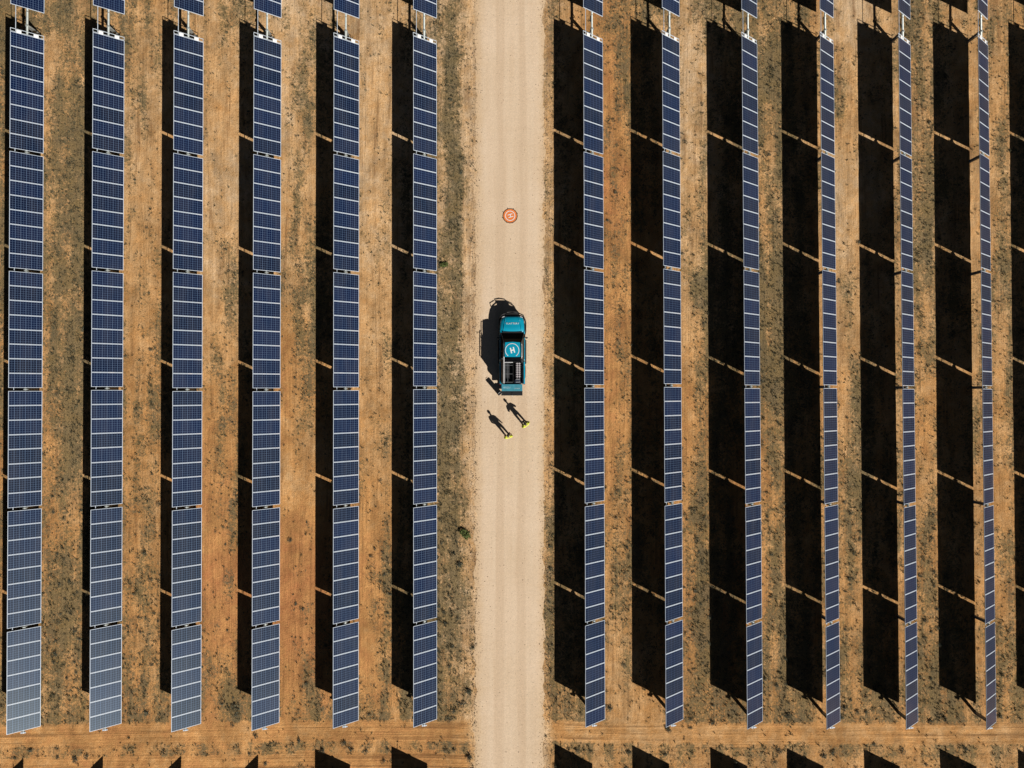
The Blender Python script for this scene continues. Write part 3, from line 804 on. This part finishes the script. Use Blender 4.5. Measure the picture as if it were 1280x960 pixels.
for xx in (-0.20, 0.0): tube(bm, [(xx, 0.70, 0.34), (xx, -0.70, 0.34)], 0.016, 6)
for yy in (0.55, -0.08, -0.68): tube(bm, [(-0.38, yy, 0.35), (0.36, yy, 0.35)], 0.014, 6)
mesh_obj('grid', bm, GM, cr)
bag = empty('gear_bag', (TX + 0.40, TY - 2.0, TZ + 0.64))
tag(bag, 'dark blue gear bag behind the tool box in the truck tray', 'bag')
bm = bmesh.new(); box(bm, (0, 0, 0.15), (0.50, 0.34, 0.30), bevel=0.10)
for v in bm.verts: v.co += Vector((noise.noise(v.co * 9), noise.noise(v.co * 9 + Vector((5, 0, 0))), noise.noise(v.co * 9 + Vector((0, 7, 0))))) * 0.04
mesh_obj('bag_body', bm, mat('navy canvas', (0.02, 0.03, 0.06), 0.9, var=0.4, scale=14), bag, True)
bm = bmesh.new()
for s in (-1, 1): tube(bm, [(-0.16, s * 0.07, 0.27), (-0.12, s * 0.09, 0.36), (0.12, s * 0.09, 0.36), (0.16, s * 0.07, 0.27)], 0.014, 6)
mesh_obj('strap', bm, M_ALU, bag)

# upright case behind the left rear corner
cx_, cy_ = 0.13, -0.12
case = empty('hard_case', (cx_, cy_, ROADZ(cx_, cy_)), (0, 0, R(38)))
tag(case, 'tall black wheeled hard case standing upright behind the left rear corner of the truck', 'case')
bm = bmesh.new(); box(bm, (0, 0, 0.56), (0.34, 0.20, 1.0), bevel=0.03); mesh_obj('shell', bm, M_BLACKPL, case)
bm = bmesh.new(); tube(bm, [(-0.09, 0.06, 1.05), (-0.09, 0.06, 1.14), (0.09, 0.06, 1.14), (0.09, 0.06, 1.05)], 0.012, 6); mesh_obj('handle', bm, M_ALU, case)
for s in (-1, 1):
    bm = bmesh.new(); tube(bm, [(s * 0.13 - 0.02, 0.07, 0.05), (s * 0.13 + 0.02, 0.07, 0.05)], 0.05, 12); mesh_obj('wheel', bm, M_TYRE, case)
    bm = bmesh.new(); box(bm, (s * 0.09, -0.107, 0.75), (0.05, 0.02, 0.08), bevel=0.005); mesh_obj('latch', bm, M_ALU, case)

# ------------------------------------------------------------------ people
def skin_obj(name, nodes, edges, m, parent, root=0, sub=2):
    me = bpy.data.meshes.new(name); me.from_pydata([n[0] for n in nodes], edges, [])
    o = bpy.data.objects.new(name, me); col.objects.link(o)
    md = o.modifiers.new('s', 'SKIN'); md.use_smooth_shade = True
    o.modifiers.new('d', 'SUBSURF').levels = sub
    o.modifiers['d'].render_levels = sub
    if not me.skin_vertices: me.attributes
    for i, n_ in enumerate(nodes):
        sv = me.skin_vertices[0].data[i]; r = n_[1]
        sv.radius = r if isinstance(r, tuple) else (r, r); sv.use_root = (i == root)
    dg = bpy.context.evaluated_depsgraph_get(); dg.update()
    out = bpy.data.meshes.new_from_object(o.evaluated_get(dg))
    bpy.data.objects.remove(o); bpy.data.meshes.remove(me)
    out.materials.clear(); out.materials.append(m); out.name = name
    for p in out.polygons: p.use_smooth = True
    return link(bpy.data.objects.new(name, out), parent)

def build_person(label, loc, heading, holding, hat, elbow):
    # local frame: faces +Y, x to its right hand; height about 1.78 m
    root = empty('person', loc, (0, 0, heading)); tag(root, label, 'person')
    hipz, kz, az = 0.94, 0.50, 0.09
    J = dict(pel=(0, 0, hipz + 0.04), waist=(0, 0.0, 1.12), chest=(0, 0.02, 1.33), neck0=(0, 0.05, 1.47), neck1=(0, 0.10, 1.55), head=(0, 0.15, 1.64), crown=(0, 0.15, 1.715))
    nodes = []; edges = []; idx = {}
    def nd(k, p, r, parent=None):
        idx[k] = len(nodes); nodes.append((p, r))
        if parent: edges.append((idx[parent], idx[k]))
    nd('pel', J['pel'], (0.15, 0.11)); nd('waist', J['waist'], (0.135, 0.10), 'pel'); nd('chest', J['chest'], (0.165, 0.115), 'waist')
    nd('neck0', J['neck0'], 0.065, 'chest'); nd('neck1', J['neck1'], 0.055, 'neck0'); nd('head', J['head'], (0.078, 0.095), 'neck1'); nd('crown', J['crown'], (0.06, 0.075), 'head')
    arm = {}
    for s, t in ((-1, 'l'), (1, 'r')):
        hip, kn, an = (s * 0.10, 0, hipz), (s * 0.12, 0.03, kz), (s * 0.14, -0.01, az)
        nd('hip' + t, hip, 0.095, 'pel'); nd('kn' + t, kn, 0.062, 'hip' + t); nd('an' + t, an, 0.045, 'kn' + t); nd('toe' + t, (s * 0.175, 0.17, 0.04), 0.036, 'an' + t)
        if holding:
            sh, el, wr = (s * 0.195, 0, 1.42), (s * (0.27 + elbow), 0.02, 1.14), (s * 0.12, 0.27, 1.13)
        else:
            sh, el, wr = (s * 0.195, 0, 1.42), (s * (0.26 + elbow), -0.03, 1.13), (s * (0.24 + elbow * 0.5), 0.10, 0.90)
        nd('sh' + t, sh, 0.062, 'chest'); nd('el' + t, el, 0.044, 'sh' + t); nd('wr' + t, wr, 0.030, 'el' + t)
        d = (Vector(wr) - Vector(el)).normalized(); palm = Vector(wr) + d * 0.075
        nd('pa' + t, tuple(palm), (0.038, 0.022), 'wr' + t)
        arm[t] = (sh, el, wr, palm, d, s)
    body = skin_obj('body', nodes, edges, M_SKIN, root)
    # fingers grow out of the palm, joined into the body mesh as chains of their own
    bmB = bmesh.new(); bmB.from_mesh(body.data)
    for t, (sh, el, wr, palm, d, s) in arm.items():
        side = d.cross(Vector((0, 0, 1))).normalized() * s * -1
        for k, (off, ln) in enumerate(((-0.028, 0.070), (-0.010, 0.082), (0.010, 0.077), (0.028, 0.060))):
            p0 = palm + side * off; p1 = p0 + d * ln * 0.5 + Vector((0, 0, -0.008)); p2 = p1 + d * ln * 0.3 + Vector((0, 0, -0.030)); p3 = p2 + Vector((0, 0, -0.02)) - d * 0.008
            tube(bmB, [p0, p1, p2, p3], [0.010, 0.009, 0.0085, 0.006], 6)
        q = Vector(wr) + d * 0.03 - side * 0.03
        tube(bmB, [q, q - side * 0.028 + d * 0.03, q - side * 0.030 + d * 0.062 + Vector((0, 0, -0.01))], [0.012, 0.011, 0.008], 6)
    # nose, ears, brow
    hx = Vector(J['head'])
    box(bmB, hx + Vector((0, 0.105, -0.01)), (0.026, 0.035, 0.045), Matrix.Rotation(R(20), 3, 'X'), bevel=0.008)
    for s in (-1, 1): box(bmB, hx + Vector((s * 0.083, 0.0, -0.005)), (0.014, 0.035, 0.06), bevel=0.005)
    bmB.to_mesh(body.data); bmB.free()
    bm = bmesh.new()
    for s in (-1, 1):
        r = bmesh.ops.create_uvsphere(bm, u_segments=8, v_segments=6, radius=0.011); bmesh.ops.translate(bm, verts=r['verts'], vec=hx + Vector((s * 0.031, 0.088, 0.012)))
    mesh_obj('eyes', bm, M_HAIR, root, True)
    bm = bmesh.new(); box(bm, hx + Vector((0, 0.092, -0.05)), (0.045, 0.012, 0.010), bevel=0.003); mesh_obj('mouth', bm, mat('lips', (0.3, 0.1, 0.08), 0.6), root)
    # clothing
    n2 = [((0, 0, 0.86), (0.185, 0.145)), ((0, 0, 1.10), (0.175, 0.135)), ((0, 0.01, 1.33), (0.21, 0.15)), ((0, 0.03, 1.45), (0.12, 0.10))]; e2 = [(0, 1), (1, 2), (2, 3)]
    for t, (sh, el, wr, palm, d, s) in arm.items():
        b0 = len(n2); w2 = Vector(wr) - d * 0.02
        n2 += [((sh[0] * 0.98, sh[1], sh[2] + 0.005), 0.083), (el, 0.062), (tuple(w2), 0.044)]
        e2 += [(2, b0), (b0, b0 + 1), (b0 + 1, b0 + 2)]
    skin_obj('shirt', n2, e2, M_YELLOW, root)
    n3 = [((0, 0, 1.12), (0.15, 0.115)), ((0, 0, 0.93), (0.165, 0.125))]; e3 = [(0, 1)]
    for s in (-1, 1):
        b0 = len(n3); n3 += [((s * 0.105, 0, 0.86), 0.112), ((s * 0.12, 0.03, kz), 0.082), ((s * 0.138, -0.01, 0.14), 0.07)]
        e3 += [(1, b0), (b0, b0 + 1), (b0 + 1, b0 + 2)]
    skin_obj('trousers', n3, e3, M_TROUS, root, root=1)
    for s in (-1, 1):
        skin_obj('boot', [((s * 0.14, -0.02, 0.15), 0.058), ((s * 0.14, -0.025, 0.055), 0.055), ((s * 0.165, 0.09, 0.05), (0.052, 0.045)), ((s * 0.183, 0.19, 0.042), (0.045, 0.036))], [(0, 1), (1, 2), (2, 3)], M_BOOT, root, sub=1)
    # reflective bands
    bm = bmesh.new()
    for s in (-1, 1): tube(bm, [(s * 0.10, 0.118, 1.12), (s * 0.10, 0.125, 1.33), (s * 0.095, 0.09, 1.42), (s * 0.095, 0.02, 1.455), (s * 0.095, -0.06, 1.42), (s * 0.10, -0.115, 1.33), (s * 0.10, -0.118, 1.12)], 0.016, 5)
    mesh_obj('reflective_band', bm, M_ALU, root)
    bm = bmesh.new()
    r = bmesh.ops.create_uvsphere(bm, u_segments=20, v_segments=12, radius=1.0)
    bmesh.ops.scale(bm, vec=(0.096, 0.115, 0.10), verts=r['verts']); bmesh.ops.translate(bm, vec=hx + Vector((0, -0.012, 0.035)), verts=r['verts'])
    low = [v for v in bm.verts if v.co.z < hx.z + 0.005 and v.co.y > -0.02 or v.co.z < hx.z - 0.05]
    bmesh.ops.delete(bm, geom=low, context='VERTS')
    mesh_obj('cap' if hat else 'hair', bm, M_CAP if hat else M_HAIR, root, True)
    if hat:
        bm = bmesh.new()
        loft(bm, [[(0.075 * math.cos(a) * 1.05, hx.y + 0.07 + 0.10 * math.sin(a), hx.z + 0.045 + dz) for a in [PI * k / 8 for k in range(9)]] for dz in (0, 0.008)])
        mesh_obj('cap_peak', bm, M_CAP, root)
    return root

a1 = Vector(W(656.8, 530.5)); a2 = Vector(W(635.2, 545.0))
p1 = build_person('person in yellow hi-vis shirt nearer the truck, elbows out, holding a controller', (a1.x, a1.y, ROADZ(a1.x, a1.y)), R(38), True, True, 0.05)
p2 = build_person('person in a yellow hi-vis shirt standing farther from the truck, on the left, arms down', (a2.x, a2.y, ROADZ(a2.x, a2.y)), R(14), False, False, 0.02)
rc = empty('remote_controller', (a1.x, a1.y, ROADZ(a1.x, a1.y)), (0, 0, R(38)))
tag(rc, 'dark grey remote controller held by the person nearer the truck', 'remote controller')
bm = bmesh.new(); box(bm, (0, 0.335, 1.115), (0.20, 0.12, 0.05), bevel=0.015)
mesh_obj('housing', bm, mat('grey housing', (0.06, 0.06, 0.065), 0.5), rc)
bm = bmesh.new(); box(bm, (0, 0.34, 1.145), (0.12, 0.075, 0.008)); mesh_obj('screen', bm, M_GLASS, rc)
for s in (-1, 1):
    bm = bmesh.new(); tube(bm, [(s * 0.078, 0.335, 1.135), (s * 0.078, 0.335, 1.165)], 0.010, 8); mesh_obj('thumb_stick', bm, M_BLACKPL, rc)
    bm = bmesh.new(); tube(bm, [(s * 0.06, 0.39, 1.12), (s * 0.07, 0.47, 1.15)], 0.009, 6); mesh_obj('aerial', bm, M_BLACKPL, rc)

# ------------------------------------------------------------------ world, sun, camera
w = bpy.data.worlds.new('World'); scene.world = w; w.use_nodes = True
nt = w.node_tree; bg = nt.nodes['Background']
sky = nt.nodes.new('ShaderNodeTexSky'); sky.sky_type = 'NISHITA'; sky.sun_disc = False
el = math.asin(SUNV.z); az = math.atan2(SUNV.x, SUNV.y)
sky.sun_elevation = el; sky.sun_rotation = az
nt.links.new(sky.outputs[0], bg.inputs['Color']); bg.inputs['Strength'].default_value = 0.011
scene.cycles.diffuse_bounces = 1
ld = bpy.data.lights.new('sun', 'SUN'); ld.energy = 5.0; ld.angle = R(0.53); ld.color = (1.0, 0.95, 0.87)
lo = bpy.data.objects.new('sun', ld); col.objects.link(lo)
lo.rotation_euler = SUNV.to_track_quat('Z', 'Y').to_euler(); lo.location = SUNV * 100

cam = bpy.data.cameras.new('camera'); cam.sensor_width = 36.0; cam.lens = 887.0 / 1280.0 * 36.0; cam.clip_end = 3000
co = bpy.data.objects.new('camera', cam); col.objects.link(co)
Rm = Matrix.Rotation(ROLL, 3, 'Y') @ Matrix.Rotation(PITCH, 3, 'X') @ Matrix.Rotation(YAW, 3, 'Z')
co.matrix_world = Matrix.Translation((0, 0, H_CAM)) @ Rm.transposed().to_4x4()
scene.camera = co
scene.view_settings.view_transform = 'Standard'; scene.view_settings.look = 'None'; scene.view_settings.exposure = 0
scene.render.resolution_x = 1024; scene.render.resolution_y = 768
scene.cycles.max_bounces = 5
